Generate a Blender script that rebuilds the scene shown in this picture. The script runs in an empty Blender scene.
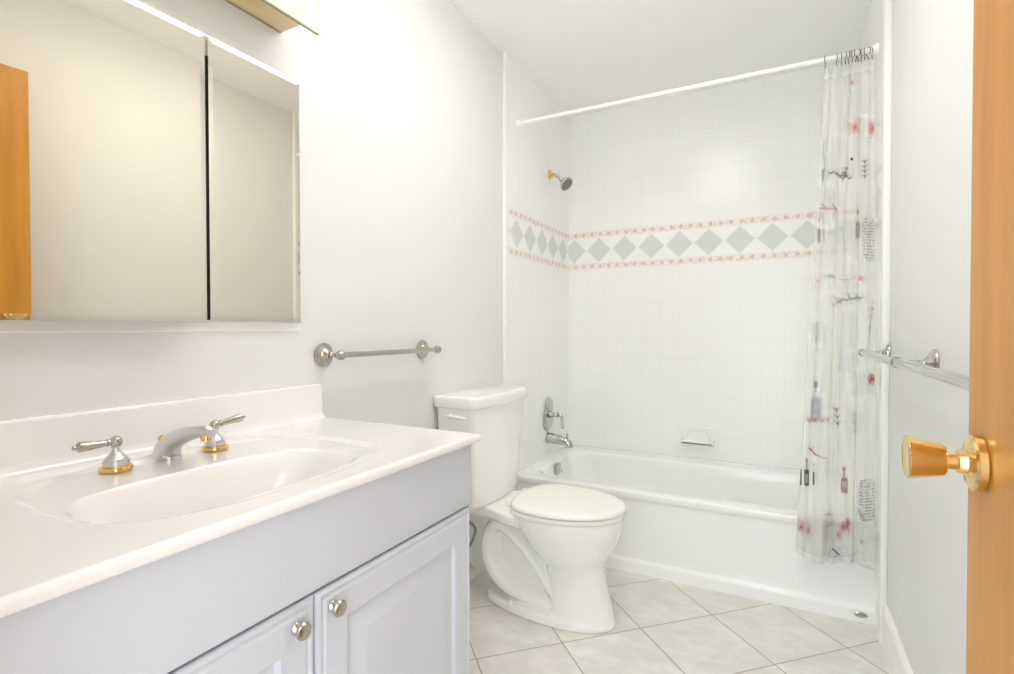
import bpy, bmesh, math, random
import numpy as np
from mathutils import Vector, Matrix
random.seed(3)
SC = bpy.context.scene
COL = SC.collection
PI = math.pi

# ------------------------------------------------------------------ camera, world, light, exposure
W = 1.547                      # room width
WA = 1.528                     # width of the tiled tub alcove
CEIL = 2.466
CAM = Vector((1.2118, -3.1341, 1.1166))
YAW, PITCH, ROLL, FPX = -0.4859, 0.0143, -0.0011, 520.18
fw = Vector((math.sin(YAW)*math.cos(PITCH), math.cos(YAW)*math.cos(PITCH), -math.sin(PITCH)))
rt = Vector((math.cos(YAW), -math.sin(YAW), 0)); up = rt.cross(fw)
rt, up = rt*math.cos(ROLL)+up*math.sin(ROLL), -rt*math.sin(ROLL)+up*math.cos(ROLL)
cd = bpy.data.cameras.new('camera'); cam = bpy.data.objects.new('camera', cd); COL.objects.link(cam)
M = Matrix((rt, up, -fw)).transposed().to_4x4(); M.translation = CAM
cam.matrix_world = M
cd.sensor_width = 36; cd.lens = FPX/1014*36; cd.clip_start = 0.02
SC.camera = cam

wd = bpy.data.worlds.new('world'); SC.world = wd; wd.use_nodes = True
bg = wd.node_tree.nodes['Background']
bg.inputs['Color'].default_value = (0.83, 0.92, 1.0, 1); bg.inputs['Strength'].default_value = 3.2

def area(name, loc, rot, sx, sy, power, color, portal=False):
    l = bpy.data.lights.new(name, 'AREA'); l.shape = 'RECTANGLE'; l.size = sx; l.size_y = sy
    l.energy = power; l.color = color
    if portal: l.cycles.is_portal = True
    o = bpy.data.objects.new(name, l); COL.objects.link(o); o.location = loc; o.rotation_euler = rot
    return o
area('doorway_portal', (1.10, -3.17, 1.02), (PI/2, 0, PI), 0.74, 2.04, 1, (1, 1, 1), True)
FILL_E, TUBE_E = 9.4, 42.0

SC.view_settings.view_transform = 'Standard'; SC.view_settings.look = 'None'
SC.view_settings.gamma = 1.0; SC.view_settings.use_curve_mapping = False
SC.view_settings.exposure = 0.28
try:
    SC.cycles.max_bounces = 14; SC.cycles.diffuse_bounces = 8; SC.cycles.transparent_max_bounces = 16
    SC.cycles.glossy_bounces = 6; SC.cycles.sample_clamp_indirect = 6; SC.cycles.caustics_reflective = False
except Exception: pass

# ------------------------------------------------------------------ helpers
def P(name, color, rough=0.5, metal=0.0, **kw):
    m = bpy.data.materials.new(name); m.use_nodes = True
    b = m.node_tree.nodes['Principled BSDF']
    b.inputs['Base Color'].default_value = (*color, 1)
    b.inputs['Roughness'].default_value = rough; b.inputs['Metallic'].default_value = metal
    for k, v in kw.items():
        b.inputs[k.replace('_', ' ')].default_value = v
    return m
class NT:
    """small wrapper for math node chains"""
    def __init__(s, mat):
        s.t = mat.node_tree; s.b = s.t.nodes['Principled BSDF']
        g = s.t.nodes.new('ShaderNodeNewGeometry'); sp = s.t.nodes.new('ShaderNodeSeparateXYZ')
        s.pos = g.outputs['Position']; s.t.links.new(s.pos, sp.inputs[0])
        s.x, s.y, s.z = sp.outputs
    def _in(s, n, i, v):
        if isinstance(v, (int, float)): n.inputs[i].default_value = v
        elif isinstance(v, (tuple, list)): n.inputs[i].default_value = v
        else: s.t.links.new(v, n.inputs[i])
    def m(s, op, a, b=0.0, c=0.0):
        n = s.t.nodes.new('ShaderNodeMath'); n.operation = op
        s._in(n, 0, a); s._in(n, 1, b); s._in(n, 2, c); return n.outputs[0]
    def mix(s, f, a, b):
        n = s.t.nodes.new('ShaderNodeMix'); n.data_type = 'RGBA'
        s._in(n, 0, f); s._in(n, 6, a); s._in(n, 7, b); return n.outputs[2]
    def noise(s, scale, detail=3, vec=None, rough=.5):
        n = s.t.nodes.new('ShaderNodeTexNoise'); n.inputs['Scale'].default_value = scale
        n.inputs['Detail'].default_value = detail; n.inputs['Roughness'].default_value = rough
        s.t.links.new(vec or s.pos, n.inputs['Vector']); return n.outputs['Fac']
    def vec(s, a, b, c):
        n = s.t.nodes.new('ShaderNodeCombineXYZ'); s._in(n, 0, a); s._in(n, 1, b); s._in(n, 2, c); return n.outputs[0]
    def ramp(s, f, lo, hi):
        n = s.t.nodes.new('ShaderNodeMapRange'); n.interpolation_type = 'SMOOTHSTEP'
        s._in(n, 0, f); n.inputs[1].default_value = lo; n.inputs[2].default_value = hi; return n.outputs[0]
    def bump(s, h, strength=.3, dist=.002):
        n = s.t.nodes.new('ShaderNodeBump'); n.inputs['Strength'].default_value = strength
        n.inputs['Distance'].default_value = dist; s.t.links.new(h, n.inputs['Height'])
        s.t.links.new(n.outputs[0], s.b.inputs['Normal'])
    def col(s, c): s.t.links.new(c, s.b.inputs['Base Color'])

class MB:
    def __init__(s): s.v = []; s.f = []
    def add(s, vs, fs):
        o = len(s.v); s.v += [tuple(v) for v in vs]; s.f += [tuple(i+o for i in f) for f in fs]; return s
    def box(s, x0, x1, y0, y1, z0, z1, bev=0.0, seg=2):
        bm = bmesh.new(); bmesh.ops.create_cube(bm, size=1)
        for v in bm.verts:
            v.co = Vector(((x0+x1)/2+v.co.x*(x1-x0), (y0+y1)/2+v.co.y*(y1-y0), (z0+z1)/2+v.co.z*(z1-z0)))
        if bev: bmesh.ops.bevel(bm, geom=bm.edges[:], offset=bev, segments=seg, profile=.5, affect='EDGES')
        bm.verts.index_update()
        s.add([v.co[:] for v in bm.verts], [[v.index for v in f.verts] for f in bm.faces]); bm.free(); return s
    def loft(s, rings, cap0=True, cap1=True, closed=True):
        n = len(rings[0]); vs = [p for r in rings for p in r]; fs = []
        for k in range(len(rings)-1):
            for i in range(n if closed else n-1):
                j = (i+1) % n
                fs.append((k*n+i, k*n+j, (k+1)*n+j, (k+1)*n+i))
        if cap0: fs.append(tuple(range(n-1, -1, -1)))
        if cap1: fs.append(tuple((len(rings)-1)*n+i for i in range(n)))
        return s.add(vs, fs)
    def lathe(s, prof, origin=(0, 0, 0), axis=(0, 0, 1), n=32):
        """prof: list of (distance along axis, radius)"""
        a = Vector(axis).normalized(); t = Vector((0, 0, 1)) if abs(a.z) < .9 else Vector((1, 0, 0))
        u = a.cross(t).normalized(); w = a.cross(u); o = Vector(origin)
        rings = [[o+a*h+(u*math.cos(2*PI*i/n)+w*math.sin(2*PI*i/n))*max(r, 1e-5) for i in range(n)] for h, r in prof]
        return s.loft(rings)
    def tube(s, pts, rad, n=16, flat=None):
        """swept tube; rad number or list; flat=(axis vector, factor) stretches the section along a world axis"""
        pts = [Vector(p) for p in pts]; N = len(pts)
        rad = [rad]*N if isinstance(rad, (int, float)) else rad
        rings = []; u = None
        for i, p in enumerate(pts):
            t = (pts[min(i+1, N-1)]-pts[max(i-1, 0)]).normalized()
            if u is None:
                u = t.cross(Vector((0, 1, 0)) if abs(t.y) < .9 else Vector((1, 0, 0))).normalized()
            u = (u-t*u.dot(t)).normalized(); w = t.cross(u)
            r = []
            for k in range(n):
                d = (u*math.cos(2*PI*k/n)+w*math.sin(2*PI*k/n))*rad[i]
                if flat:
                    a = Vector(flat[0]); fct = flat[1][i] if isinstance(flat[1], list) else flat[1]
                    d = d+a*d.dot(a)*(fct-1)
                r.append(p+d)
            rings.append(r)
        return s.loft(rings)
    def ball(s, c, r, n=20, sc=(1, 1, 1)):
        prof = [(-r*math.cos(PI*i/10), r*math.sin(PI*i/10)) for i in range(11)]
        o = len(s.v); s.lathe(prof, (0, 0, 0), (0, 0, 1), n)
        for i in range(o, len(s.v)):
            v = s.v[i]; s.v[i] = (c[0]+v[0]*sc[0], c[1]+v[1]*sc[1], c[2]+v[2]*sc[2])
        return s
    def build(s, name, mat, parent=None, ang=35, sub=0, **tags):
        me = bpy.data.meshes.new(name); me.from_pydata(s.v, [], s.f)
        bm = bmesh.new(); bm.from_mesh(me)
        bmesh.ops.remove_doubles(bm, verts=bm.verts, dist=1e-6)
        bmesh.ops.recalc_face_normals(bm, faces=bm.faces); bm.to_mesh(me); bm.free()
        for p_ in me.polygons: p_.use_smooth = True
        if ang < 180: me.set_sharp_from_angle(angle=math.radians(ang))
        me.materials.append(mat)
        o = bpy.data.objects.new(name, me); COL.objects.link(o)
        if parent is not None: adopt(o, parent)
        if sub:
            md = o.modifiers.new('sub', 'SUBSURF'); md.levels = sub; md.render_levels = sub
        for k, v in tags.items(): o[k] = v
        return o
def adopt(o, parent):
    o.parent = parent
    o.matrix_parent_inverse = Matrix.Translation(-parent.location)     # meshes are modelled in world coordinates
def spline(pts, n=8):
    """Catmull-Rom through tuples of any dimension"""
    A = [np.array(p, float) for p in pts]; A = [2*A[0]-A[1]]+A+[2*A[-1]-A[-2]]; out = []
    for i in range(1, len(A)-2):
        for k in range(n):
            t = k/n; a, b, c, d = A[i-1:i+3]
            out.append(.5*((2*b)+(-a+c)*t+(2*a-5*b+4*c-d)*t*t+(-a+3*b-3*c+d)*t**3))
    out.append(A[-2]); return out
def thing(name, label, cat, loc=(0, 0, 0), group=None):
    o = bpy.data.objects.new(name, None); COL.objects.link(o); o.location = loc
    o.empty_display_size = .05
    o['label'] = label; o['category'] = cat
    if group: o['group'] = group
    return o
def struct(mb, name, mat, label=None, **kw):
    o = mb.build(name, mat, **kw); o['kind'] = 'structure'
    if label: o['label'] = label
    return o

# ------------------------------------------------------------------ materials
m_wall = P('wall_paint', (.765, .77, .76), .5)
n = NT(m_wall); n.bump(n.noise(260, 2), .08, .001)
m_ceil = P('ceiling_paint', (.95, .95, .935), .7)
n = NT(m_ceil); n.bump(n.noise(200, 2), .08, .001)
m_trim = P('trim_gloss_white', (.90, .90, .87), .28)
m_porc = P('porcelain', (.90, .90, .88), .08, Coat_Weight=.5, Coat_Roughness=.03)
m_seat = P('seat_plastic', (.90, .895, .84), .16)
m_tub = P('tub_enamel', (.91, .92, .915), .13, Coat_Weight=.4)
m_marble = P('cultured_marble', (.86, .85, .845), .12, Coat_Weight=.5, Coat_Roughness=.03)
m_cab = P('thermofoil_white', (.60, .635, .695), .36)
m_gap = P('shadow_line', (.10, .10, .11), .7)
m_chrome = P('chrome', (.56, .56, .545), .07, 1.0)
m_nickel = P('satin_nickel', (.50, .475, .42), .22, 1.0)
m_satin = P('satin_chrome', (.70, .71, .74), .30, 1.0)
m_brass = P('polished_brass', (.86, .58, .20), .13, 1.0)
m_brass2 = P('old_knob_brass', (.84, .60, .26), .15, 1.0)
m_mirror = P('mirror_silver', (.80, .755, .66), .0, 1.0)
m_shadow = P('shadow_black', (.012, .012, .012), .6)
m_rod = P('rod_white', (.93, .93, .90), .25)
m_hook = P('dark_hook_metal', (.20, .18, .16), .35, .8)
m_body = P('light_body_cream', (.78, .62, .36), .35, .25)
m_braid = P('braided_hose', (.36, .34, .31), .4, .6)
m_caulk = P('almond_plastic', (.72, .66, .52), .5)
m_glass = P('light_glass', (.93, .95, .86), .30, 0.0, IOR=1.45); m_glass.node_tree.nodes['Principled BSDF'].inputs['Transmission Weight'].default_value = .75
m_gedge = P('glass_edge_green', (.30, .36, .22), .25)
def emit(name, c, e):
    m = P(name, c, .4); b = m.node_tree.nodes['Principled BSDF']
    b.inputs['Emission Color'].default_value = (*c, 1); b.inputs['Emission Strength'].default_value = e; return m
m_tube = emit('lamp_warm', (1.0, .86, .62), TUBE_E)
m_fill = emit('fill_glow', (1.0, .98, .94), FILL_E)  # glow of the added fill box, not a known lamp

# door wood, vertical grain
m_wood = P('honey_birch', (.55, .27, .07), .42, Coat_Weight=.05, Coat_Roughness=.15)
n = NT(m_wood)
v = n.vec(n.m('MULTIPLY', n.x, 26), n.m('MULTIPLY', n.y, 26), n.m('MULTIPLY', n.z, 1.6))
f1 = n.noise(1.0, 5, v, .6)
v2 = n.vec(n.m('MULTIPLY', n.x, 5), n.m('MULTIPLY', n.y, 5), n.m('MULTIPLY', n.z, 2.2))
f2 = n.noise(1.6, 3, v2, .5)
c = n.mix(n.ramp(f1, .3, .72), (.56, .245, .026, 1), (.44, .18, .016, 1))
c = n.mix(n.m('MULTIPLY', n.ramp(f2, .35, .7), .45), c, (.58, .275, .040, 1))
n.col(c)

# floor: diagonal ceramic tile
m_floor = P('floor_tile', (.7, .68, .62), .30)
n = NT(m_floor)
T, U0, V0, ANG = .3151, .9766, -.9757, PI/4-.0091
dx = n.m('SUBTRACT', n.x, U0); dy = n.m('SUBTRACT', n.y, V0)
a = n.m('DIVIDE', n.m('ADD', n.m('MULTIPLY', dx, math.cos(ANG)), n.m('MULTIPLY', dy, math.sin(ANG))), T)
b = n.m('DIVIDE', n.m('SUBTRACT', n.m('MULTIPLY', dy, math.cos(ANG)), n.m('MULTIPLY', dx, math.sin(ANG))), T)
da = n.m('ABSOLUTE', n.m('SUBTRACT', a, n.m('ROUND', a))); db = n.m('ABSOLUTE', n.m('SUBTRACT', b, n.m('ROUND', b)))
dmin = n.m('MINIMUM', da, db); grout = n.m('SUBTRACT', 1.0, n.ramp(dmin, .0045, .0105))
tid = n.m('ADD', n.m('MULTIPLY', n.m('FLOOR', a), 3.7), n.m('MULTIPLY', n.m('FLOOR', b), 7.3))
sv = n.vec(n.m('ADD', n.x, tid), n.m('MULTIPLY', n.y, 1.8), tid)
w1 = n.noise(4.5, 6, sv, .62); w2 = n.noise(13, 5, sv, .6)
wn = n.t.nodes.new('ShaderNodeTexWhiteNoise'); wn.noise_dimensions = '1D'; n.t.links.new(tid, wn.inputs['W'])
c = n.mix(n.ramp(w1, .33, .68), (.70, .68, .63, 1), (.83, .82, .79, 1))
c = n.mix(n.m('MULTIPLY', n.ramp(w2, .40, .70), .6), c, (.63, .625, .60, 1))
c = n.mix(n.m('MULTIPLY', wn.outputs['Value'], .22), c, (.77, .72, .63, 1))
c = n.mix(grout, c, (.40, .365, .30, 1)); n.col(c)
n.bump(n.m('SUBTRACT', n.m('MULTIPLY', w2, .15), grout), .35, .0015)

# wall tile with the decorative band; u runs along the wall
def tile_mat(name, axis, sign, u0):
    m = P(name, (.9, .9, .88), .26, Coat_Weight=.12, Coat_Roughness=.12)
    n = NT(m)
    u = n.m('MULTIPLY', n.x if axis == 'x' else n.y, float(sign))
    G = .1085
    gu = n.m('DIVIDE', n.m('SUBTRACT', u, .03), G); gz = n.m('DIVIDE', n.m('SUBTRACT', n.z, 1.487), G)
    du = n.m('ABSOLUTE', n.m('SUBTRACT', gu, n.m('ROUND', gu))); dz = n.m('ABSOLUTE', n.m('SUBTRACT', gz, n.m('ROUND', gz)))
    zb0, zb1, h = 1.487, 1.732, .047
    inband = n.m('MULTIPLY', n.m('GREATER_THAN', n.z, zb0), n.m('LESS_THAN', n.z, zb1))
    g = n.m('SUBTRACT', 1.0, n.ramp(n.m('MINIMUM', du, dz), .008, .018))
    g = n.m('MULTIPLY', g, n.m('SUBTRACT', 1.0, inband))
    ids = n.m('ADD', n.m('MULTIPLY', n.m('FLOOR', gu), 5.1), n.m('MULTIPLY', n.m('FLOOR', gz), 9.7))
    wn = n.t.nodes.new('ShaderNodeTexWhiteNoise'); wn.noise_dimensions = '1D'; n.t.links.new(ids, wn.inputs['W'])
    base = n.mix(n.m('MULTIPLY', wn.outputs['Value'], .3), (.91, .915, .895, 1), (.905, .90, .87, 1))
    base = n.mix(n.m('MULTIPLY', g, .22), base, (.70, .69, .66, 1))
    # diamonds
    zc = (zb0+zb1)/2; S = .1601
    k = n.m('DIVIDE', n.m('SUBTRACT', u, u0), S)
    ku = n.m('MULTIPLY', n.m('ABSOLUTE', n.m('SUBTRACT', k, n.m('ROUND', k))), S)
    kd = n.m('ADD', ku, n.m('ABSOLUTE', n.m('SUBTRACT', n.z, zc)))
    dia = n.m('SUBTRACT', 1.0, n.ramp(kd, .0725, .0755))
    dn = n.noise(7, 3)
    base = n.mix(n.m('MULTIPLY', dia, inband), base, n.mix(dn, (.72, .745, .705, 1), (.64, .68, .665, 1)))
    edge = n.m('MULTIPLY', n.m('MULTIPLY', n.ramp(kd, .074, .076), n.m('SUBTRACT', 1.0, n.ramp(kd, .0785, .081))), inband)
    base = n.mix(n.m('MULTIPLY', edge, .25), base, (.62, .61, .58, 1))
    # flowery border strips
    dzc = n.m('ABSOLUTE', n.m('SUBTRACT', n.z, zc)); half = (zb1-zb0)/2
    strip = n.m('MULTIPLY', n.m('GREATER_THAN', dzc, half-h), inband)
    sd = n.m('ABSOLUTE', n.m('SUBTRACT', dzc, half-h/2))            # distance from strip's middle
    # flower pairs on a wavy stem
    kk = n.m('DIVIDE', u, .0534); fr = n.m('SUBTRACT', kk, n.m('ROUND', kk))
    big = n.m('SQRT', n.m('ADD', n.m('POWER', n.m('MULTIPLY', fr, .0534), 2.0), n.m('POWER', sd, 2.0)))
    petal = n.noise(170, 2)
    blo = n.m('SUBTRACT', 1.0, n.ramp(n.m('ADD', big, n.m('MULTIPLY', petal, .014)), .013, .022))
    stem = n.m('MULTIPLY', n.ramp(n.noise(95, 4), .52, .60), n.m('SUBTRACT', 1.0, n.ramp(sd, .012, .021)))
    pink = n.m('SUBTRACT', 1.0, n.ramp(sd, .014, .0225))
    sc = n.mix(n.m('MULTIPLY', pink, .5), (.91, .89, .86, 1), (.88, .78, .74, 1))
    sc = n.mix(n.m('MULTIPLY', stem, .55), sc, (.58, .54, .42, 1))
    sc = n.mix(n.m('MULTIPLY', blo, .70), sc, n.mix(n.noise(120, 1), (.62, .40, .38, 1), (.66, .52, .50, 1)))
    base = n.mix(strip, base, sc)
    n.col(base)
    n.bump(n.m('SUBTRACT', n.m('MULTIPLY', n.noise(6, 2), .35), n.m('MULTIPLY', g, .6)), .2, .0012)
    return m
m_tile_back = tile_mat('tile_back', 'x', 1, .205)
m_tile_left = tile_mat('tile_left', 'y', -1, .1024)
m_tile_right = tile_mat('tile_right', 'y', -1, .1024)

# ------------------------------------------------------------------ room
YF = -3.06                                 # inner face of the wall with the doorway
Y_TILE = -.868
struct(MB().box(-.12, W+.12, YF-1.2, .12, -.12, 0), 'floor', m_floor)
struct(MB().box(-.12, W+.12, YF-.12, .12, CEIL, CEIL+.1), 'ceiling', m_ceil)
wl = struct(MB().box(-.12, 0, YF-.12, .12, 0, CEIL), 'wall_left', m_wall)
wb = struct(MB().box(0, W, 0.0, .12, 0, CEIL), 'wall_back', m_wall)
wr = struct(MB().box(W, W+.12, YF-.12, .12, 0, CEIL), 'wall_right', m_wall)
MB().box(.006, WA, -.006, 0, .379, CEIL).build('tile_panel', m_tile_back, wb)
MB().box(0, .006, Y_TILE+.014, 0, .0, CEIL).build('tile_panel', m_tile_left, wl)
MB().box(WA, W, Y_TILE, 0, .0, CEIL).build('tile_panel', m_tile_right, wr)
DX0, DX1, DZ = .74, 1.47, 2.05
f = MB().box(0, DX0, YF-.12, YF, 0, CEIL).box(DX1, W, YF-.12, YF, 0, CEIL).box(DX0, DX1, YF-.12, YF, DZ, CEIL)
struct(f, 'wall_front', m_wall)
struct(MB().box(0, .014, Y_TILE-.020, Y_TILE+.014, 0, CEIL, .004), 'trim_1', m_trim)
struct(MB().box(WA-.004, W, Y_TILE-.030, Y_TILE+.004, 0, CEIL, .004), 'trim_2', m_trim)
# right baseboard with a rounded top
prof = [(0, 0), (.016, 0), (.016, .122), (.0135, .134), (.008, .141), (0, .143)]
r0 = [(W-a_, Y_TILE-.030, z_) for a_, z_ in prof]; r1 = [(W-a_, YF, z_) for a_, z_ in prof]
struct(MB().loft([r0, r1]), 'baseboard_right', m_trim)
# door casing round the doorway (room side)
cs = MB().box(DX0-.06, DX0, YF, YF+.014, 0, DZ+.06, .004).box(DX0, DX1-.0, YF, YF+.014, DZ, DZ+.06, .004)
struct(cs, 'trim_3', m_trim)

# door, open against the right wall
FX = 1.411                                  # door face
dr = struct(MB().box(FX, FX+.036, YF+.025, -2.323, .012, 2.086, .0015, 1), 'door_1', m_wood,
            label='honey coloured wooden door standing open along the right wall')
KY, KZ = -2.372, .966
kn = MB()
kn.lathe([(0, .0), (.0, .0305), (.002, .0315), (.009, .0312), (.0115, .0285), (.0125, .020), (.0145, .0145), (.0215, .0132), (.0225, .0100), (.0320, .0100), (.0330, .0165), (.0345, .0182), (.037, .0188), (.0650, .0246), (.0675, .0250), (.0688, .0240), (.0680, .021), (.0675, .0)], (FX, KY, KZ), (-1, 0, 0), 48)
kn.build('door_knob', m_brass2, dr, ang=28, label='polished brass tulip knob')
MB().lathe([(0, .033), (.008, .033), (.011, .020), (.030, .0125), (.042, .018), (.065, .022), (.066, 0)], (FX+.036, KY, KZ), (1, 0, 0), 32).build('door_knob', m_brass2, dr)
MB().box(FX+.006, FX+.030, -2.3235, -2.3222, KZ-.028, KZ+.028).build('latch_plate', m_brass, dr)

# ------------------------------------------------------------------ added fill light box (out of frame) and vanity light
LX, LY = .78, -1.78
cl = thing('fill_light_box', 'added unseen light box on the ceiling that brightens the room', 'fill light', (LX, LY, CEIL))
MB().box(LX-.20, LX+.20, LY-.42, LY+.42, CEIL-.022, CEIL, .004).build('base', m_trim, cl)
MB().box(LX-.185, LX+.185, LY-.405, LY+.405, CEIL-.06, CEIL-.022, .015, 3).build('fill_panel', m_fill, cl)  # glowing box added only to brighten the room

VL0, VL1 = -2.93, -2.158
vl = thing('vanity_light', 'long wall light with frosted glass front above the mirrored cabinet', 'light', (0, -2.54, 1.924))
t = MB().box(0, .006, VL0, VL1, 1.924, 2.16).box(0, .100, VL0, VL1, 1.924, 1.930, .002, 1)
t.box(.006, .098, VL1-.005, VL1, 1.930, 1.985).box(.006, .098, VL0, VL0+.005, 1.930, 1.985)
t.build('body', m_body, vl)
g = MB().box(.106, .112, VL0-.03, -2.128, 1.909, 2.16); g.build('glass_panel', m_glass, vl)
MB().box(.1045, .1135, VL0-.03, -2.1275, 1.906, 1.909).build('glass_edge', m_gedge, vl)
MB().box(.1055, .1125, -2.1277, -2.1262, 1.906, 2.16).build('glass_edge', m_gedge, vl)
for yy in (-2.27, -2.81):
    MB().box(.06, .106, yy-.012, yy+.012, 1.985, 1.995).build('bracket', m_body, vl)
MB().tube([(.052, VL0+.03, 2.135), (.052, VL1-.03, 2.135)], .013, 16).build('lamp_tube', m_tube, vl)

# ------------------------------------------------------------------ mirrored medicine cabinet
mc = thing('medicine_cabinet', 'two-door mirrored medicine cabinet on the wall above the sink', 'mirror cabinet', (0, -2.53, 1.13))
fr = MB().box(0, .012, -2.955, -2.108, 1.135, 1.812, .002, 1).box(0, .004, -2.965, -2.100, 1.112, 1.135, .0015, 1)
fr.build('frame', m_trim, mc)
def mirror_door(y0, y1, x0, dl, z0=1.138, z1=1.8135):
    """mirror slab from y0 (hinge) to y1, front face starts at x0 on the hinge side and opens by dl"""
    L = y1-y0; b = .011
    def pt(s, d, z): return (x0+s*math.sin(dl)+d*math.cos(dl), y0+s*math.cos(dl)-d*math.sin(dl), z)
    th = .006
    o = []; ring = lambda i, d: [pt(i, d, z0+i), pt(L-i, d, z0+i), pt(L-i, d, z1-i), pt(i, d, z1-i)]
    return MB().loft([ring(0, -th), ring(0, -.0009), ring(b, 0)]).build('mirror_door', m_mirror, mc, ang=.5)
mirror_door(-2.945, -2.4035, .0355, math.radians(1.9), 1.134, 1.786)
mirror_door(-2.3755, -2.1165, .0215, math.radians(.3), 1.138, 1.805)
MB().box(.012, .0145, -2.400, -2.366, 1.140, 1.760).build('gap_shadow', m_shadow, mc, label='black strip painted as the shadow gap between mirror doors')  # black colour stands in for the shadow between the doors

# ------------------------------------------------------------------ vanity
VY0, VY1 = -3.055, -2.043
va = thing('vanity_cabinet', 'white bathroom vanity cabinet with two raised panel doors', 'cabinet', (.26, -2.545, 0))
CX = .520
body = MB()
body.box(.0, CX-.002, VY0, VY0+.016, 0, .8405).box(.0, CX-.002, VY1-.016, VY1, 0, .8405)
body.box(.0, CX-.002, VY0+.016, VY1-.016, .09, .106)
body.box(.44, .456, VY0+.016, VY1-.016, 0, .09).box(.0, .012, VY0+.016, VY1-.016, .106, .8405)
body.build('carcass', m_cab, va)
MB().box(CX-.020, CX-.004, VY0+.017, VY1-.017, .64, .675).build('gap_shadow_strip', m_gap, va)  # dark strip painted as the shadow in the gap above the doors
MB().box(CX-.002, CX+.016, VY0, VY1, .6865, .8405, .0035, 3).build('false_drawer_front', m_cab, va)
def panel_door(y0, y1, z0, z1):
    """thermofoil door: rounded outer edge, groove and a raised centre panel"""
    X = CX+.016
    def R(i, x, r=.0): return [(x, y0+i, z0+i), (x, y1-i, z0+i), (x, y1-i, z1-i), (x, y0+i, z1-i)]
    rings = [R(0, CX-.002), R(0, X-.006), R(.0015, X-.0032), R(.005, X-.0008), R(.0085, X-.0002), R(.013, X-.003), R(.016, X-.003),
             R(.020, X), R(.066, X), R(.069, X-.0015), R(.073, X-.0085), R(.078, X-.0095), R(.084, X-.0092), R(.098, X-.0045), R(.110, X-.0015), R(.114, X-.001), R(.116, X)]
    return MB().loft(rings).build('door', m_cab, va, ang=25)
dR = panel_door(-2.527, -2.047, .115, .680)
dL = panel_door(-3.052, -2.531, .115, .680)
for dd, ky in ((dR, -2.494), (dL, -2.569)):
    MB().lathe([(0, .0098), (.002, .0102), (.004, .009), (.007, .0055), (.0115, .0051), (.014, .0072), (.0155, .0131), (.018, .0140), (.021, .0123), (.0228, .0076), (.0232, 0)],
               (CX+.0162, ky, .645), (1, 0, 0), 32).build('knob', m_nickel, dd, label='satin nickel knob')

# countertop with integral basin
TZ = .860; TX1 = .556; TY0, TY1 = -3.058, -2.031
vt = thing('countertop', 'white cultured marble vanity top with moulded sink basin', 'countertop', (.28, -2.54, .83))
def sstep(t_): t_ = np.clip(t_, 0, 1); return t_*t_*(3-2*t_)
BC = (.356, -2.545)
def height(x, y):
    e1 = ((np.abs(x-.285)/.225)**3.2+(np.abs(y+2.515)/.287)**2.6)**(1/2.9)
    h = -.0060*sstep((1.0-e1)/.06)*(1-.8*sstep((x-.38)/.10))
    sx = np.where(x < BC[0], .128, .128)
    e2 = ((np.abs(x-BC[0])/sx)**3.4+(np.abs(y-BC[1])/.232)**3.6)**(1/3.5)
    wd_ = .26+.30*sstep((y-BC[1])/.2)
    h = h-.118*sstep((1.0-e2)/wd_)**.9
    return h
r_ = .008
xs = [(.0195, 0)]+[(x_, 0) for x_ in np.linspace(.03, TX1-r_, 190)]+[(TX1-r_+r_*math.sin(a_), -(r_-r_*math.cos(a_))) for a_ in np.linspace(.2, PI/2, 8)]+[(TX1, -.0145), (TX1-.003, -.0185)]
ys = [(TY0, 0)]+[(y_, 0) for y_ in np.linspace(TY0+.01, TY1-r_, 360)]+[(TY1-r_+r_*math.sin(a_), -(r_-r_*math.cos(a_))) for a_ in np.linspace(.2, PI/2, 8)]+[(TY1, -.0145), (TY1-.003, -.0185)]
vs = []; fs = []
ny = len(ys)
for (x_, dx_) in xs:
    for (y_, dy_) in ys:
        vs.append((x_, y_, TZ+min(dx_, dy_)+float(height(np.array(x_), np.array(y_)))))
for i in range(len(xs)-1):
    for j in range(ny-1):
        fs.append((i*ny+j, (i+1)*ny+j, (i+1)*ny+j+1, i*ny+j+1))
tp = MB().add(vs, fs)
# the underside rim strips (front and end), so that the slab is closed where it can be seen
tp.box(CX+.017, TX1-.004, TY0, TY1-.006, TZ-.0190, TZ-.0178)
tp.box(.02, TX1-.004, VY1, TY1-.004, TZ-.0190, TZ-.0178)
tp.build('basin_top', m_marble, vt, ang=60)
bs = []
for z_, x_ in ((TZ-.004, .040), (TZ+.002, .030), (TZ+.008, .0235), (TZ+.02, .0205), (.951, .0195), (.9555, .0185), (.958, .0155), (.959, .010), (.959, 0.0)):
    bs.append((x_, z_))
bs += [(0.0, TZ-.004)]
yr = [(TY0, 0), (TY1-.014, 0), (TY1-.010, .001), (TY1-.0078, .004)]
rings = [[(min(x_, 1)*1.0, yy, z_-(dz if z_ > .95 else 0)) for x_, z_ in bs] for yy, dz in yr]
MB().loft(rings).build('backsplash', m_marble, vt, ang=40)
MB().lathe([(0, .021), (.002, .0225), (.003, .018), (.001, .012), (.003, .0)], (BC[0], BC[1], TZ-.129), (0, 0, 1), 28).build('drain', m_chrome, vt)

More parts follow.
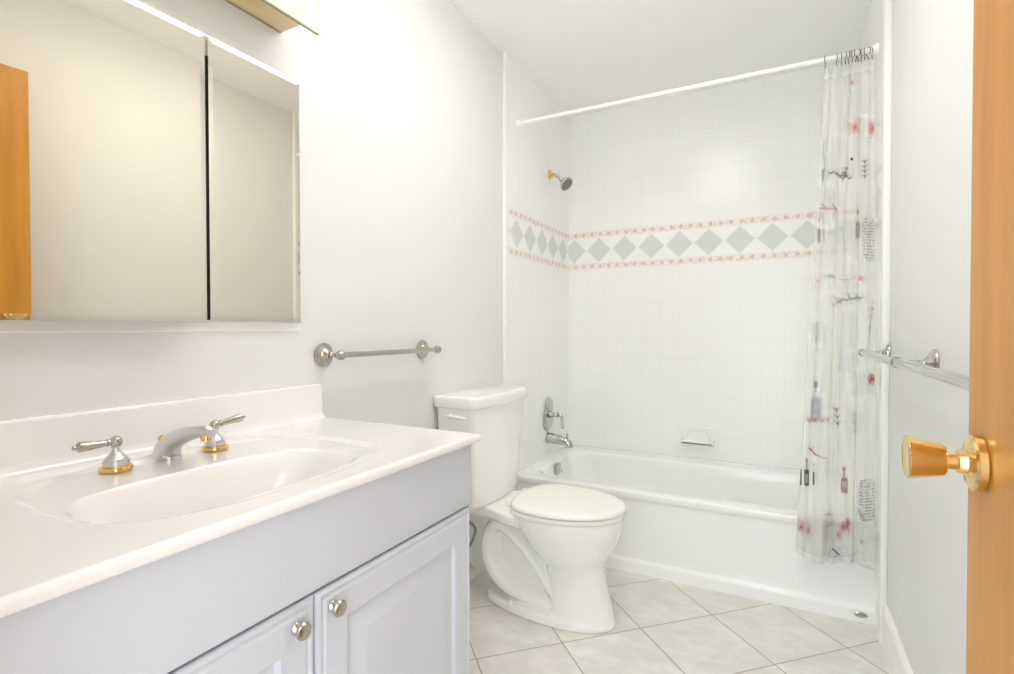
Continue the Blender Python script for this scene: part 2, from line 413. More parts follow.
# faucet: two lever handles and a spout, spread set
fa = thing('sink_faucet', 'widespread sink faucet in satin chrome with brass accents', 'faucet', (.11, -2.54, TZ))
FXx = .118; bz = TZ-.003; FY = -2.522
path = spline([(.102, .000), (.106, .016), (.127, .035), (.163, .050), (.203, .060), (.234, .065), (.252, .062)], 6)
rr = np.interp(np.linspace(0, 1, len(path)), [0, .12, .35, .7, .9, 1], [.0300, .0285, .0190, .0120, .0100, .0080])
ff = list(np.interp(np.linspace(0, 1, len(path)), [0, .2, .5, 1], [.82, .85, 1.12, 1.25]))
MB().tube([(p_[0], FY, bz+p_[1]) for p_ in path], list(rr), 24, flat=((0, 1, 0), ff)).build('spout', m_satin, fa, ang=50)
MB().lathe([(0, .0085), (.003, .0095), (.012, .0095), (.013, .0085), (.013, 0)], (.232, FY, bz+.059), (.12, 0, -1), 24).build('aerator', m_brass, fa, label='brass aerator')
lr = MB().tube([(.082, FY, bz+.006), (.084, FY, bz+.033)], .0028, 10); lr.ball((.085, FY, bz+.036), .0078)
lr.build('lift_rod', m_brass, fa, label='brass pop-up lift rod')
for s_, hy, ldir in ((-1, -2.621, Vector((-.06, -1, .0))), (1, -2.430, Vector((.16, 1, .16)))):
    hb = MB().lathe([(0, .0265), (.003, .027), (.0065, .0255), (.008, .0215), (.009, .0215)], (FXx, hy, bz), (0, 0, 1), 36).build('handle', m_brass, fa, label='brass ringed lever handle')
    MB().lathe([(.009, .0205), (.012, .0212), (.0185, .0208), (.020, .0175), (.0215, .0180), (.025, .0145), (.032, .0090), (.037, .0066), (.041, .0065), (.043, .0080), (.045, .0065)],
               (FXx, hy, bz), (0, 0, 1), 36).build('bonnet', m_satin, hb)
    bc = Vector((FXx, hy, bz+.052)); MB().ball(bc, .0108).build('hub', m_nickel, hb)
    ldir.normalize(); q_ = .86
    MB().lathe([(a_*q_, b_*.95) for a_, b_ in [(.010, .0055), (.0135, .0055), (.0145, .0078), (.0165, .0078), (.0175, .0058), (.024, .0066), (.045, .0083), (.062, .0100), (.066, .0096), (.069, .0070), (.071, .0042), (.075, .0045), (.077, .003), (.0775, 0)]],
               bc, ldir, 20).build('lever', m_nickel, hb)

# ------------------------------------------------------------------ towel bars
def towel_bar(label, wall_x, sgn, ys_, z, y_ends, bx, rad, mat, balls):
    root = thing('towel_bar', label, 'towel bar', (wall_x, ys_[0], z))
    for y_ in ys_:
        MB().lathe([(0, .034), (.003, .0355), (.0055, .0345), (.007, .031), (.010, .0305), (.012, .027), (.0135, .021), (.017, .0185), (.020, .0135), (.024, .0085), (.032, .0065), (.038, .0085), (.040, .0065), (abs(bx-wall_x)-.006, .0062)],
                   (wall_x, y_, z), (sgn, 0, 0), 36).build('post', mat, root)
        MB().lathe([(-.0145, .0), (-.0145, .006), (-.012, .011), (-.006, .0142), (.0, .0150), (.006, .0142), (.012, .011), (.0145, .006), (.0145, 0)], (bx, y_, z), (0, 1, 0), 28).build('finial', mat, root)
    MB().tube([(bx, y_ends[0], z), (bx, y_ends[1], z)], rad, 20).build('bar', mat, root)
    return root
towel_bar('satin nickel towel bar on the wall between vanity and toilet', 0, 1, (-2.017, -1.535), 1.042, (-2.017, -1.535), .072, .0082, m_nickel, True)
towel_bar('chrome towel bar on the right wall beside the shower curtain', W, -1, (-.888, -1.515), 1.0325, (-.888, -2.16), 1.469, .0112, m_chrome, False)

# ------------------------------------------------------------------ toilet
TC = -1.238
to = thing('toilet', 'white two-piece toilet with closed lid beside the tub', 'toilet', (.36, TC, 0))
def egg(xb, xf, xm, w, z, nn=64, pb=.8, yc=TC, sq=1.0):
    out = []
    for i in range(nn):
        th = 2*PI*i/nn; c_, s_ = math.cos(th), math.sin(th)
        if c_ >= 0: x_ = xm+(xf-xm)*c_**sq
        else: x_ = xm-(xm-xb)*abs(c_)**pb
        out.append((x_, yc+w*math.copysign(abs(s_)**sq, s_), z))
    return out
levels = [(.0, .40, .668, .50, .104), (.012, .40, .669, .50, .106), (.022, .402, .664, .50, .102), (.06, .405, .655, .50, .097), (.11, .405, .643, .50, .094), (.16, .40, .630, .50, .094), (.198, .395, .624, .50, .098),
          (.222, .39, .627, .49, .109), (.245, .375, .637, .48, .126), (.270, .355, .652, .47, .143), (.300, .335, .667, .45, .158), (.335, .315, .681, .44, .171), (.362, .290, .690, .44, .1785), (.388, .262, .694, .44, .181), (.408, .250, .694, .44, .181), (.4155, .255, .690, .44, .177)]
bowl = MB().loft([egg(xb, xf, xm, w_, z_) for z_, xb, xf, xm, w_ in levels])
# rear deck that carries the tank
dk = [(.030, .100), (.10, .106), (.17, .118), (.22, .138), (.27, .160), (.33, .174)]
def deck(z_, k, dx_=0):
    a_ = [(x_+dx_, TC-w_*k, z_) for x_, w_ in dk]; b_ = [(x_+dx_, TC+w_*k, z_) for x_, w_ in reversed(dk)]
    return a_+b_
bowl.loft([deck(.350, .70), deck(.366, .88), deck(.378, .98), deck(.390, 1.0), deck(.409, 1.0), deck(.4155, .97)])
# foot plate
def foot(z_, k): return egg(.46-(.46-.118)*k, .46+.208*k, .46, .113*k, z_, pb=.92)
bowl.loft([foot(0, .99), foot(.006, 1.0), foot(.026, .985), foot(.034, .955), foot(.037, .90)])
# exposed trapway
tr = spline([(.47, .075, .026), (.43, .120, .032), (.388, .178, .032), (.338, .236, .032), (.285, .284, .033), (.235, .318, .034), (.190, .322, .034), (.162, .292, .039), (.150, .240, .044), (.155, .185, .047), (.185, .130, .047), (.235, .088, .045), (.30, .068, .042), (.37, .060, .040), (.44, .056, .040)], 6)
bowl.tube([(p_[0], TC, p_[1]) for p_ in tr], [float(p_[2]) for p_ in tr], 24, flat=((0, 1, 0), [.083/float(p_[2]) for p_ in tr]))
# recessed web inside the trapway loop, and the mass above it
web = [(.17, .20), (.19, .29), (.26, .29), (.34, .22), (.42, .13), (.46, .05), (.26, .05), (.20, .12)]
bowl.loft([[(x_, TC-.030, z_) for x_, z_ in web], [(x_, TC+.030, z_) for x_, z_ in web]])
web = [(.19, .33), (.17, .38), (.36, .38), (.50, .30), (.50, .12), (.44, .13), (.40, .19), (.34, .25), (.28, .30)]
bowl.loft([[(x_, TC-.050, z_) for x_, z_ in web], [(x_, TC+.050, z_) for x_, z_ in web]])
bo = bowl.build('bowl', m_porc, to, ang=60)
rm = bo.modifiers.new('remesh', 'REMESH'); rm.mode = 'VOXEL'; rm.voxel_size = .0042; rm.use_smooth_shade = True
sm = bo.modifiers.new('smooth', 'SMOOTH'); sm.factor = .5; sm.iterations = 9
for s_ in (-1, 1):
    MB().lathe([(0, .013), (.004, .0135), (.012, .012), (.017, .008), (.018, 0)], (.268, TC+s_*.083, .030), (0, 0, 1), 20).build('bolt_cap', m_porc, to)
# seat and lid
def slab(zs, xb, xf, xm, w_, crown=0):
    rings = []
    for z_, i in zs: rings.append(egg(xb+i, xf-i, xm, w_-i, z_, 72, .55))
    return MB().loft(rings)
slab([(.4165, .006), (.4180, .002), (.422, 0), (.430, 0), (.4335, .002), (.4345, .006)], .262, .698, .44, .187).build('seat', m_seat, to, ang=60)
slab([(.4375, .006), (.4385, .0015), (.442, 0), (.449, .001), (.4535, .005), (.4565, .014), (.4580, .035), (.4592, .08), (.4598, .14)], .268, .703, .45, .189).build('lid', m_seat, to, ang=60)
for s_ in (-1, 1):
    MB().box(.246, .268, TC+s_*.072-.013, TC+s_*.072+.014, .4160, .444, .005, 3).build('hinge', m_seat, to)
# tank
def tank_ring(z_, x0, x1, half, bow, r=.022, dy=0):
    pts = []
    def corner(cx_, cy_, a0):
        for k in range(6):
            a_ = a0+PI/2*k/5; pts.append((cx_+r*math.cos(a_), cy_+r*math.sin(a_)))
    corner(x0+r*.4, TC-half+r, PI)           # back near
    # near side to front near corner
    cf = x1-r
    for k in range(6):
        a_ = -PI/2+PI/2*k/5; pts.append((cf+r*math.cos(a_), TC-half+r+r*math.sin(a_)))
    for k in range(1, 12): pts.append((x1, TC-half+r+(2*half-2*r)*k/12))
    for k in range(6):
        a_ = PI/2*k/5; pts.append((cf+r*math.cos(a_), TC+half-r+r*math.sin(a_)))
    for k in range(6):
        a_ = PI/2+PI/2*k/5; pts.append((x0+r*.4+r*math.cos(a_)*.4, TC+half-r+r*math.sin(a_)))
    out = []
    for (x_, y_) in pts:
        t_ = (x_-x0)/(x1-x0); t_ = max(0, min(1, t_))
        out.append((x_+bow*(1-((y_-TC)/half)**2)*t_**3, y_, z_))
    return out
tk = [(.4165, .045, .155, .172, .022), (.420, .035, .165, .182, .022), (.434, .028, .170, .187, .022), (.50, .024, .171, .191, .022), (.60, .021, .176, .203, .022), (.72, .02, .181, .215, .022), (.813, .02, .184, .222, .022)]
MB().loft([tank_ring(z_, a_, b_, h_, w_) for z_, a_, b_, h_, w_ in tk]).build('tank', m_porc, to, ang=50)
lk = [(.813, .018, .190, .230), (.8155, .014, .194, .234), (.820, .013, .196, .236), (.848, .013, .196, .236), (.855, .015, .194, .234), (.859, .021, .188, .228), (.860, .03, .18, .22)]
MB().loft([tank_ring(z_, a_, b_, h_, .022, .026) for z_, a_, b_, h_ in lk]).build('tank_lid', m_porc, to, ang=50)
lv = MB().lathe([(0, .011), (.006, .011), (.010, .0085), (.018, .008), (.018, 0)], (.078, TC-.219, .782), (0, -1, 0), 20)
lv.tube([(.070, TC-.240, .784), (.095, TC-.243, .785), (.13, TC-.243, .783), (.160, TC-.240, .779)], [.0065, .0085, .0085, .0055], 14, flat=((0, 0, 1), .8))
lv.build('flush_lever', m_porc, to)

# water supply behind the vanity's end
ws = thing('water_supply_line', 'braided supply hose and stop valve behind the toilet', 'pipe', (.03, -1.27, .1))
hose = spline([(.062, -1.315, .412), (.055, -1.305, .36), (.048, -1.285, .325), (.05, -1.235, .29), (.055, -1.215, .255), (.05, -1.235, .215), (.048, -1.275, .185), (.05, -1.285, .155)], 8)
hose = [(a_, b_-.02, c_) for a_, b_, c_ in hose]
MB().tube(hose, .0058, 12).build('hose', m_braid, ws)
sv_ = MB().lathe([(0, .024), (.003, .024), (.006, .010), (.05, .0095), (.055, .012), (.066, .012), (.068, 0)], (0, -1.305, .135), (1, 0, 0), 20)
sv_.tube([(.05, -1.305, .135), (.05, -1.305, .16)], .009, 12); sv_.ball((.076, -1.305, .135), .014, 16, (.6, 1.0, .8))
sv_.build('stop_valve', m_chrome, ws)

# ------------------------------------------------------------------ bathtub
tb = thing('bathtub', 'white alcove bathtub along the back wall', 'bathtub', (W/2, -.38, 0))
X0, X1, YB, YT = .006, WA, -.006, -.758
RZ = .372
def rrect(x0, x1, y0, y1, r, z, nn=10, zf=None):
    pts = []
    for cx_, cy_, a0 in ((x1-r, y1-r, 0), (x0+r, y1-r, PI/2), (x0+r, y0+r, PI), (x1-r, y0+r, 3*PI/2)):
        for k in range(nn+1):
            a_ = a0+PI/2*k/nn; pts.append([cx_+r*math.cos(a_), cy_+r*math.sin(a_), z])
    # extra points on long sides keep the loft even
    return pts
rings = [rrect(X0, X1, YT, YB, .0008, RZ), rrect(X0+.004, X1-.004, YT+.006, YB-.004, .004, RZ+.002),
         rrect(X0+.06, X1-.075, YT+.066, YB-.085, .10, RZ-.001), rrect(X0+.067, X1-.085, YT+.075, YB-.095, .11, RZ-.005), rrect(X0+.072, X1-.095, YT+.081, YB-.101, .115, RZ-.016),
         rrect(X0+.080, X1-.115, YT+.088, YB-.108, .12, RZ-.06), rrect(X0+.105, X1-.20, YT+.110, YB-.125, .13, RZ-.22),
         rrect(X0+.125, X1-.25, YT+.135, YB-.150, .13, RZ-.275), rrect(X0+.17, X1-.31, YT+.175, YB-.19, .12, RZ-.30), rrect(X0+.25, X1-.40, YT+.24, YB-.25, .10, RZ-.303)]
tm = MB().loft(rings, cap0=False)
# apron profile swept along x: rolled rim, panel set back, raised toe band
ap = [(YT, RZ), (YT-.006, RZ+.0005), (YT-.011, RZ-.004), (YT-.0125, RZ-.012), (YT-.012, RZ-.028), (YT-.006, RZ-.036), (YT-.001, RZ-.044), (YT+.002, .10), (YT+.001, .066), (YT-.003, .058), (YT-.009, .052), (YT-.011, .044), (YT-.011, 0), (YT+.02, 0), (YT+.02, RZ-.02)]
tm.loft([[(X0, a_, b_) for a_, b_ in ap], [(X1, a_, b_) for a_, b_ in ap]])
tbo = tm.build('tub_shell', m_tub, tb, ang=50); wn_ = tbo.modifiers.new('wn', 'WEIGHTED_NORMAL'); wn_.keep_sharp = True
# tile flange at the walls
MB().box(X0, X1, YB-.014, YB, RZ-.004, RZ+.006, .003).box(X0, X0+.012, YT, YB, RZ-.004, RZ+.006, .003).build('rim_ledge', m_tub, tb)
# maker's oval badge low on the apron
bd = MB().lathe([(0, .022), (.002, .0225), (.003, .020), (.003, 0)], (0, 0, 0), (0, -1, 0), 32)
bd.v = [(1.484+x_*1.0, YT-.0105+y_, .030+z_*.48) for x_, y_, z_ in bd.v]
bdo = bd.build('maker_badge', m_nickel, tb, label='oval metal badge')
b2 = MB().box(1.470, 1.498, YT-.0142, YT-.0132, .0288, .0312); b2.build('badge_lettering', P('badge_dark', (.12, .12, .13), .4), bdo)
b3 = MB().lathe([(0, .036), (.004, .0365), (.007, .033), (.009, .020), (.009, 0)], (X0+.086, -.395, .325), (1, 0, -.12), 32)
b3o = b3.build('overflow_plate', m_chrome, tb, label='chrome overflow plate')
MB().tube([(X0+.095, -.395, .323), (X0+.106, -.395, .323), (X0+.110, -.395, .307)], [.006, .006, .005], 12).build('trip_lever', m_chrome, b3o)

# tub spout
ts = thing('tub_spout', 'chrome tub spout with a downturned nose under the valve', 'spout', (.006, -.325, .485))
tsb = MB().tube([(.006, -.345, .486), (.03, -.345, .486), (.08, -.345, .480), (.118, -.345, .474), (.137, -.345, .462), (.143, -.345, .440)], [.031, .031, .027, .0245, .0235, .021], 28)
tsb.build('spout_body', m_chrome, ts)
MB().lathe([(0, .035), (.006, .035), (.008, .031)], (.006, -.345, .486), (1, 0, 0), 28).build('collar', m_chrome, ts)
MB().tube([(.128, -.345, .490), (.128, -.345, .510)], .004, 10).ball((.128, -.345, .514), .008).build('diverter_knob', m_chrome, ts)
# shower valve
sv = thing('shower_valve', 'chrome shower valve with oval plate and lever above the tub spout', 'valve', (.006, -.325, .62))
ep = MB().lathe([(0, .072), (.003, .073), (.007, .068), (.009, .056), (.0115, .054), (.0115, 0)], (.006, -.345, .598), (1, 0, 0), 44)
ep.lathe([(0, .050), (.003, .051), (.0105, .047), (.014, .036), (.014, 0)], (.006, -.335, .672), (1, 0, 0), 44)
ep.build('escutcheon', m_chrome, sv)
MB().lathe([(.0095, .020), (.022, .019), (.026, .015), (.040, .013), (.044, .016), (.060, .016), (.062, 0)], (.010, -.340, .622), (1, 0, 0), 28).build('valve_stem', m_chrome, sv)
MB().tube([(.060, -.340, .624), (.085, -.340, .623), (.094, -.340, .608), (.097, -.340, .556)], [.010, .010, .0095, .0075], 14).ball((.0975, -.340, .553), .0095).build('lever', m_chrome, sv)
# shower head
sh = thing('wall_shower', 'chrome shower head on a short arm below the curtain rod', 'shower head', (.006, -.31, 2.02))
MB().lathe([(0, .030), (.003, .0305), (.008, .024), (.012, .014), (.014, .012)], (.006, -.31, 2.022), (1, 0, 0), 32).build('flange', m_brass, sh, label='brass wall flange')
MB().tube(spline([(.008, -.31, 2.022), (.035, -.31, 2.018), (.062, -.31, 1.998), (.080, -.31, 1.982)], 5), .0095, 14).build('arm', P('brushed_arm', (.66, .55, .40), .25, 1.0), sh)
hd = Vector((.72, -.22, -.66)).normalized()
ho = MB().lathe([(-.004, .008), (0, .0145), (.006, .0165), (.012, .013), (.020, .016), (.034, .030), (.042, .0400), (.052, .0425), (.057, .0405), (.058, .036)], (.076, -.31, 1.986), hd, 36).build('shower_head', m_chrome, sh)
MB().lathe([(.0575, .0365), (.060, .032), (.060, .010), (.063, .007), (.063, 0)], (.076, -.31, 1.986), hd, 30).build('spray_face', P('spray_grey', (.16, .18, .17), .3, .4), ho)

# soap dish on the back wall
sd = thing('soap_dish', 'white ceramic soap dish with arched recess on the back wall', 'soap dish', (.79, -.006, .5))
a = MB()
def arch(w_, z0, z1, y_, nn=14):
    return [(.793-w_, y_, z0), (.793+w_, y_, z0)]+[(.793+w_*math.cos(PI*k/nn), y_, z1-.03+.03*math.sin(PI*k/nn)) for k in range(nn+1)]
a.loft([[(.705, -.006, .455), (.881, -.006, .455), (.881, -.006, .562), (.705, -.006, .562)], [(.705, -.012, .455), (.881, -.012, .455), (.881, -.012, .562), (.705, -.012, .562)], [(.710, -.016, .460), (.876, -.016, .460), (.876, -.016, .557), (.710, -.016, .557)]])
a.build('back_plate', m_porc, sd)
MB().loft([arch(.070, .478, .545, -.016), arch(.070, .478, .545, -.0225), arch(.063, .482, .539, -.0225), arch(.061, .484, .537, -.0170)]).build('arched_recess', m_porc, sd, ang=30)
tr_ = MB().loft([[(.705, y_, .455+dz_), (.881, y_, .455+dz_), (.881, y_, .478-dz_*.2), (.705, y_, .478-dz_*.2)] for y_, dz_ in ((-.012, 0), (-.045, .002), (-.058, .006), (-.062, .010))])
tr_.box(.709, .877, -.062, -.056, .468, .486, .002).box(.705, .711, -.060, -.014, .470, .486, .002).box(.875, .881, -.060, -.014, .470, .486, .002)
tr_.build('tray', m_porc, sd)

# ------------------------------------------------------------------ curtain rod, hooks and curtain
RY, RZZ = -.728, 2.176
ro = thing('curtain_rod', 'white shower curtain rod spanning the tub alcove', 'curtain rod', (W/2, RY, RZZ))
MB().tube([(.012, RY, RZZ), (WA-.006, RY, RZZ)], .0098, 20).build('rod', m_rod, ro)
for s_, x_ in ((1, .006), (-1, WA)):
    MB().lathe([(0, .021), (.006, .021), (.012, .017), (.022, .015)], (x_, RY, RZZ), (s_, 0, 0), 24).build('flange', m_rod, ro)

def curt_x(u, zz):      # u 0..1 across, zz height
    t_ = (2.13-zz)/(2.13-.22)
    xl = 1.352-.092*np.clip(t_, 0, 1)**1.05
    xr = 1.514+.003*t_
    w_ = u+.018*np.sin(2*PI*3.1*u+1.0)*(.4+.6*t_)
    return xl+(xr-xl)*w_
def curt_y(u, zz):
    t_ = np.clip((2.13-zz)/(2.13-.22), 0, 1)
    base = RY-.004-.072*np.clip(t_*1.25, 0, 1)**.8
    amp = .006+.0035*np.clip(t_*4, 0, 1)
    n1 = 5.3
    ph = .5*np.sin(3.0*u+t_*1.3)
    return base+amp*np.sin(2*PI*n1*u+ph+.6)*(1-.25*t_)+.0012*np.sin(2*PI*13*u+2*t_)*(.4+t_)+.030*np.exp(-((u-.44)/.045)**2)*(.15+.85*t_)
NU, NV = 300, 620
ug, vg = np.meshgrid(np.linspace(0, 1, NU), np.linspace(0, 1, NV))
ztop = 2.142-.006*np.abs(np.sin(PI*11*ug))
hem = .232+.016*np.sin(2*PI*1.05*ug+2.6)-.016*ug
zg = ztop+(hem-ztop)*vg
xg = curt_x(ug, zg); yg = curt_y(ug, zg)
# print layout: flat position of the cloth seen as picture coordinates of the reference
def to_px(x_, y_, z_):
    d = np.stack([x_-CAM.x, y_-CAM.y, z_-CAM.z], -1)
    A = np.array(fw); B = np.array(rt); C_ = np.array(up)
    dep = d@A
    return 507+FPX*(d@B)/dep, 337-FPX*(d@C_)/dep
px, py = to_px(xg, np.full_like(xg, -.79), zg)
rgb = np.zeros((NV, NU, 3)); rgb[:] = (.96, .96, .93)
alp = np.full((NV, NU), .42)
rs = np.random.RandomState(5)
noi = np.kron(rs.rand(NV//4+1, NU//3+1), np.ones((4, 3)))[:NV, :NU]
def paint(mask, colr, a_=.95):
    m_ = np.clip(mask, 0, 1)[..., None]
    rgb[:] = rgb*(1-m_)+np.array(colr)*m_
    alp[:] = alp*(1-m_[..., 0])+a_*m_[..., 0]
def ell(cx_, cy_, rx, ry, soft=.25):
    return np.clip((1-np.hypot((px-cx_)/rx, (py-cy_)/ry))/soft, 0, 1)
def rect(x0, y0, x1, y1, s=.6):
    return np.clip((px-x0)/s, 0, 1)*np.clip((x1-px)/s, 0, 1)*np.clip((py-y0)/s, 0, 1)*np.clip((y1-py)/s, 0, 1)
def seg(x0, y0, x1, y1, w0, w1=None):
    w1 = w0 if w1 is None else w1
    L2 = (x1-x0)**2+(y1-y0)**2; t_ = np.clip(((px-x0)*(x1-x0)+(py-y0)*(y1-y0))/L2, 0, 1)
    d = np.hypot(px-x0-t_*(x1-x0), py-y0-t_*(y1-y0)); w_ = w0+(w1-w0)*t_
    return np.clip((w_-d)/.5+.3, 0, 1)
PINK, ROSE, OLIVE, GREY, DARK, BLUE = (.62, .34, .33), (.50, .16, .15), (.30, .29, .20), (.36, .37, .38), (.07, .06, .06), (.48, .54, .62)
def blossom(cx_, cy_, r, colr, k=.8):
    for i in range(6):
        a_ = i*PI/3+.3; paint(ell(cx_+.55*r*math.cos(a_), cy_+.75*r*math.sin(a_), r*.55, r*.7, .5)*k*(.45+.55*noi), colr)
    paint(ell(cx_, cy_, r*.35, r*.45, .5)*.9, tuple(c_*.7 for c_ in colr))
def sprig(x0, y0, x1, y1, nleaf, L, colr, k=.78):
    paint(seg(x0, y0, x1, y1, .6)*k, colr)
    for i in range(nleaf):
        t_ = (i+.7)/nleaf; bx_, by_ = x0+(x1-x0)*t_, y0+(y1-y0)*t_
        for s_ in (-1, 1):
            paint(seg(bx_, by_, bx_+s_*L, by_-L*.7, 1.3, .5)*k, colr)
def bottle(cx_, y0, y1, w_, colr, cap=None, k=.8):
    H = y1-y0
    paint(rect(cx_-w_, y0+H*.40, cx_+w_, y1)*k, colr); paint(rect(cx_-w_*.35, y0+H*.15, cx_+w_*.35, y0+H*.42)*k*.8, colr)
    paint(rect(cx_-w_*.55, y0, cx_+w_*.55, y0+H*.18)*.9, cap or colr)
    if w_ > 2: paint(rect(cx_-w_*.6, y0+H*.55, cx_+w_*.6, y1-H*.12)*.4, (.75, .70, .68))
def script(x0, y0, x1, y1, step=3.0):
    paint(rect(x0, y0, x1, y1)*.8, (.84, .84, .86), .8)
    y_ = y0+1.5
    while y_ < y1-1:
        wob = np.sin(px*2.3+y_*1.7)*.35
        paint(np.clip((.85-np.abs(py-y_-wob))/.5, 0, 1)*rect(x0+1, y0, x1-1, y1)*(noi > .3)*.9, (.30, .30, .33))
        y_ += step
# white-ish cards behind some motifs
for r_c in ((864, 110, 884, 138), (852, 372, 881, 396), (838, 350, 856, 372), (808, 186, 838, 206)): paint(rect(*r_c)*.7, (.84, .85, .89), .8)
paint(rect(844, 317, 858, 346)*.45, (.66, .77, .73), .6); paint(rect(846, 290, 860, 312)*.35, (.72, .80, .74), .6)
blossom(856, 124, 7, (.80, .45, .38)); blossom(875, 124, 6, (.76, .30, .24)); blossom(854, 76, 6, (.66, .52, .48), .5)
for q in ((829, 170, 852, 176, 5, 4, OLIVE), (866, 178, 866, 158, 4, 4, OLIVE), (843, 180, 848, 165, 3, 3, OLIVE), (836, 302, 862, 298, 4, 5, (.45, .45, .36)), (871, 322, 874, 300, 3, 6, (.48, .47, .40)), (869, 345, 871, 320, 1, 1, GREY),
          (838, 428, 836, 408, 3, 4, OLIVE), (855, 438, 853, 412, 3, 8, (.46, .46, .42)), (826, 536, 829, 512, 2, 4, (.48, .50, .38)), (850, 300, 846, 278, 3, 4, (.55, .55, .38))): sprig(*q)
paint(ell(853, 156, 1.5, 2), DARK); paint(seg(824, 140, 825, 168, .6)*.8, GREY); paint(seg(824, 168, 823, 180, 1.6, .8)*.8, (.38, .35, .32))
paint(seg(821, 207, 838, 208, .8)*.9, ROSE); paint(seg(822, 203, 827, 206, .6), ROSE); paint(seg(833, 203, 836, 207, .6), ROSE)
bottle(819.5, 216, 243, 1.6, (.30, .29, .29)); bottle(824.5, 217, 242, 1.2, (.42, .41, .42))
bottle(858.5, 208, 238, 2.6, (.42, .32, .28), (.45, .25, .22))
script(862, 217, 883, 262)
blossom(817, 281, 4, (.84, .66, .58), .6); blossom(861, 278, 4, (.86, .64, .50), .7); paint(seg(829, 275, 835, 277, 1.4)*.7, (.42, .40, .45)); blossom(839, 302, 3.5, (.80, .66, .45), .6)
paint(seg(824, 276, 834, 275, .5)*.6, GREY)
for i in range(5): paint(seg(813+i*2.0, 323+abs(i-2)*1.5, 814.5+i*1.3, 346-abs(i-2)*2, .42)*.8, (.42, .42, .45))
paint(rect(811, 320, 823, 348)*.25, (.86, .86, .90))
blossom(872, 379, 5, ROSE, .95); paint(seg(855, 372, 880, 371, .6)*.5, GREY)
bottle(815.5, 381, 421, 4.3, BLUE, (.38, .40, .44), .8); paint(seg(811, 391, 820, 391, .6)*.7, GREY); paint(seg(811, 396, 811, 419, .6)*.7, (.40, .42, .48)); paint(seg(820, 396, 820, 419, .6)*.7, (.40, .42, .48))
for cx_ in (809, 815, 822, 828): blossom(cx_, 420, 3, PINK, .6)
paint(seg(809, 447, 815, 454, 1.0)*.9, (.42, .14, .20)); paint(seg(815, 454, 827, 458, 1.0, .5)*.9, (.40, .16, .20)); paint(seg(811, 449, 814, 446, .7), (.5, .2, .22))
for cx_, w_ in ((800.5, 1.4), (806.5, 2.5), (813.5, 1.2)): bottle(cx_, 457 if w_ > 1.3 else 462, 485, w_*1.1, (.10, .07, .08), (.62, .20, .20) if w_ > 1.3 else DARK, .9)
paint(seg(813, 485, 817, 493, .5)*.8, GREY)
bottle(844, 466, 493, 3.6, (.38, .28, .27), (.58, .22, .22), .9); paint(rect(841.5, 481, 846.5, 487)*.7, (.78, .62, .58))
script(857, 478, 881, 521)
paint(seg(857, 509, 866, 520, 2.6, .8)*.6, (.42, .42, .46))
for q in ((797, 518, 4), (801, 526, 5), (808, 530, 4), (843, 526, 5), (847, 521, 4), (838, 534, 4)): blossom(*q, PINK, .75)
paint(seg(847, 518, 848, 532, 1.4)*.6, (.48, .22, .26)); paint(seg(796, 537, 797, 547, 1.6)*.4, (.40, .55, .42))
paint(rect(831, 545, 845, 561)*.7, (.80, .80, .83), .8); paint(seg(832, 547, 840, 555, .8)*.9, DARK); script(832, 554, 845, 561)
blossom(861, 540, 4.5, (.60, .58, .66), .6); blossom(857, 558, 4.5, (.74, .76, .52), .7)
# hem stitching
paint((vg > .988).astype(float)*.8, (.85, .86, .84), .75); paint((vg < .02).astype(float)*.8, (.86, .86, .83), .8)
rgb[:] = .96*(rgb/.96)**1.4
V = np.stack([xg, yg, zg], -1).reshape(-1, 3)
idx = np.arange(NU*NV).reshape(NV, NU)
F = np.stack([idx[:-1, :-1], idx[1:, :-1], idx[1:, 1:], idx[:-1, 1:]], -1).reshape(-1, 4)
me = bpy.data.meshes.new('shower_curtain'); me.from_pydata(V.tolist(), [], F.tolist())
me.polygons.foreach_set('use_smooth', [True]*len(me.polygons))
at = me.color_attributes.new('print', 'FLOAT_COLOR', 'POINT')
at.data.foreach_set('color', np.concatenate([rgb, alp[..., None]], -1).reshape(-1).astype(np.float32))
m_cur = bpy.data.materials.new('printed_vinyl'); m_cur.use_nodes = True
nt = m_cur.node_tree; nt.nodes.clear()
out = nt.nodes.new('ShaderNodeOutputMaterial'); atn = nt.nodes.new('ShaderNodeAttribute'); atn.attribute_name = 'print'
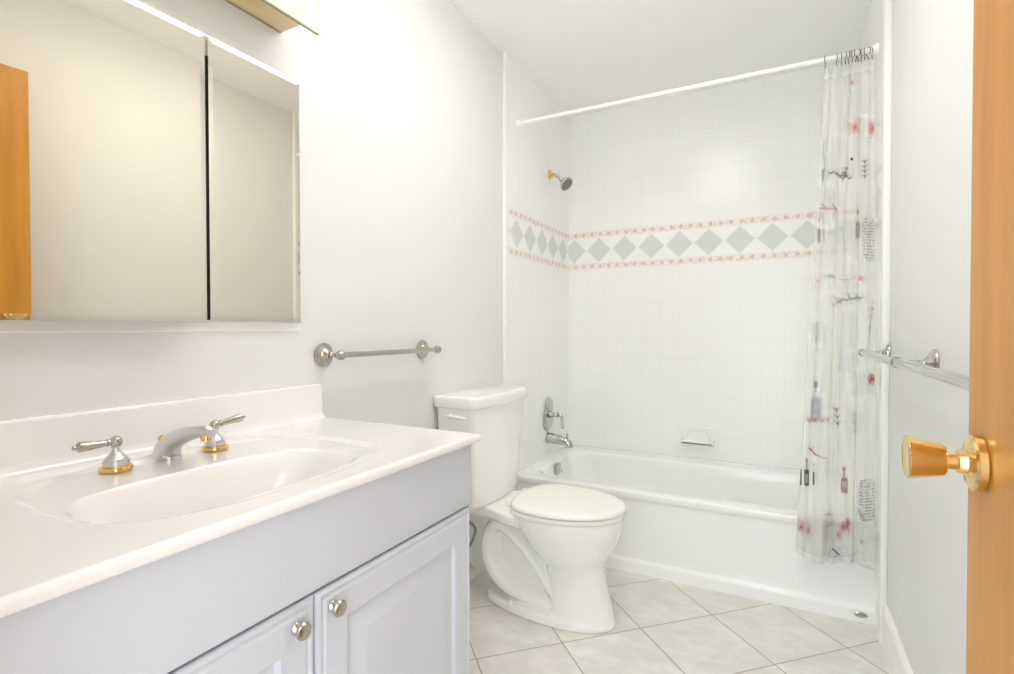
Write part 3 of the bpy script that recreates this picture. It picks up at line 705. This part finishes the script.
df = nt.nodes.new('ShaderNodeBsdfDiffuse'); tl = nt.nodes.new('ShaderNodeBsdfTranslucent'); gl = nt.nodes.new('ShaderNodeBsdfGlossy'); gl.inputs['Roughness'].default_value = .18
tp_ = nt.nodes.new('ShaderNodeBsdfTransparent'); mx1 = nt.nodes.new('ShaderNodeMixShader'); mx2 = nt.nodes.new('ShaderNodeMixShader'); mx3 = nt.nodes.new('ShaderNodeMixShader')
fr_ = nt.nodes.new('ShaderNodeFresnel'); fr_.inputs[0].default_value = 1.22
L = nt.links.new
L(atn.outputs['Color'], df.inputs['Color']); L(atn.outputs['Color'], tl.inputs['Color'])
mx1.inputs[0].default_value = .40; L(df.outputs[0], mx1.inputs[1]); L(tl.outputs[0], mx1.inputs[2])
L(atn.outputs['Alpha'], mx2.inputs[0]); L(tp_.outputs[0], mx2.inputs[1]); L(mx1.outputs[0], mx2.inputs[2])
L(fr_.outputs[0], mx3.inputs[0]); L(mx2.outputs[0], mx3.inputs[1]); L(gl.outputs[0], mx3.inputs[2]); L(mx3.outputs[0], out.inputs[0])
me.materials.append(m_cur)
cu = bpy.data.objects.new('shower_curtain', me); COL.objects.link(cu)
cu['label'] = 'translucent shower curtain printed with flowers and perfume bottles, bunched at the right'; cu['category'] = 'shower curtain'

# hooks
def hook_mesh():
    R_ = .0150
    pts = [(0, R_*math.sin(a_), R_*math.cos(a_)) for a_ in np.linspace(-2.5, 2.6, 20)]
    pts += [(0, .004, -.024), (0, 0, -.031), (0, -.005, -.027)]
    return MB().tube(pts, .0015, 8)
hk = hook_mesh().build('curtain_hook', m_hook)
hk['category'] = 'curtain hook'; hk['group'] = 'hooks on the curtain rod'
hk['label'] = 'dark metal hook carrying the shower curtain on the rod'
us = [.02, .27, .36, .45, .52, .58, .64, .70, .76, .83, .90, .965]
for i, u_ in enumerate(us):
    o = hk if i == 0 else hk.copy()
    if i: COL.objects.link(o)
    o.location = (float(curt_x(np.array(u_), np.array(2.14))), RY, RZZ-.003); o.rotation_euler = (0, 0, random.uniform(-.35, .35))
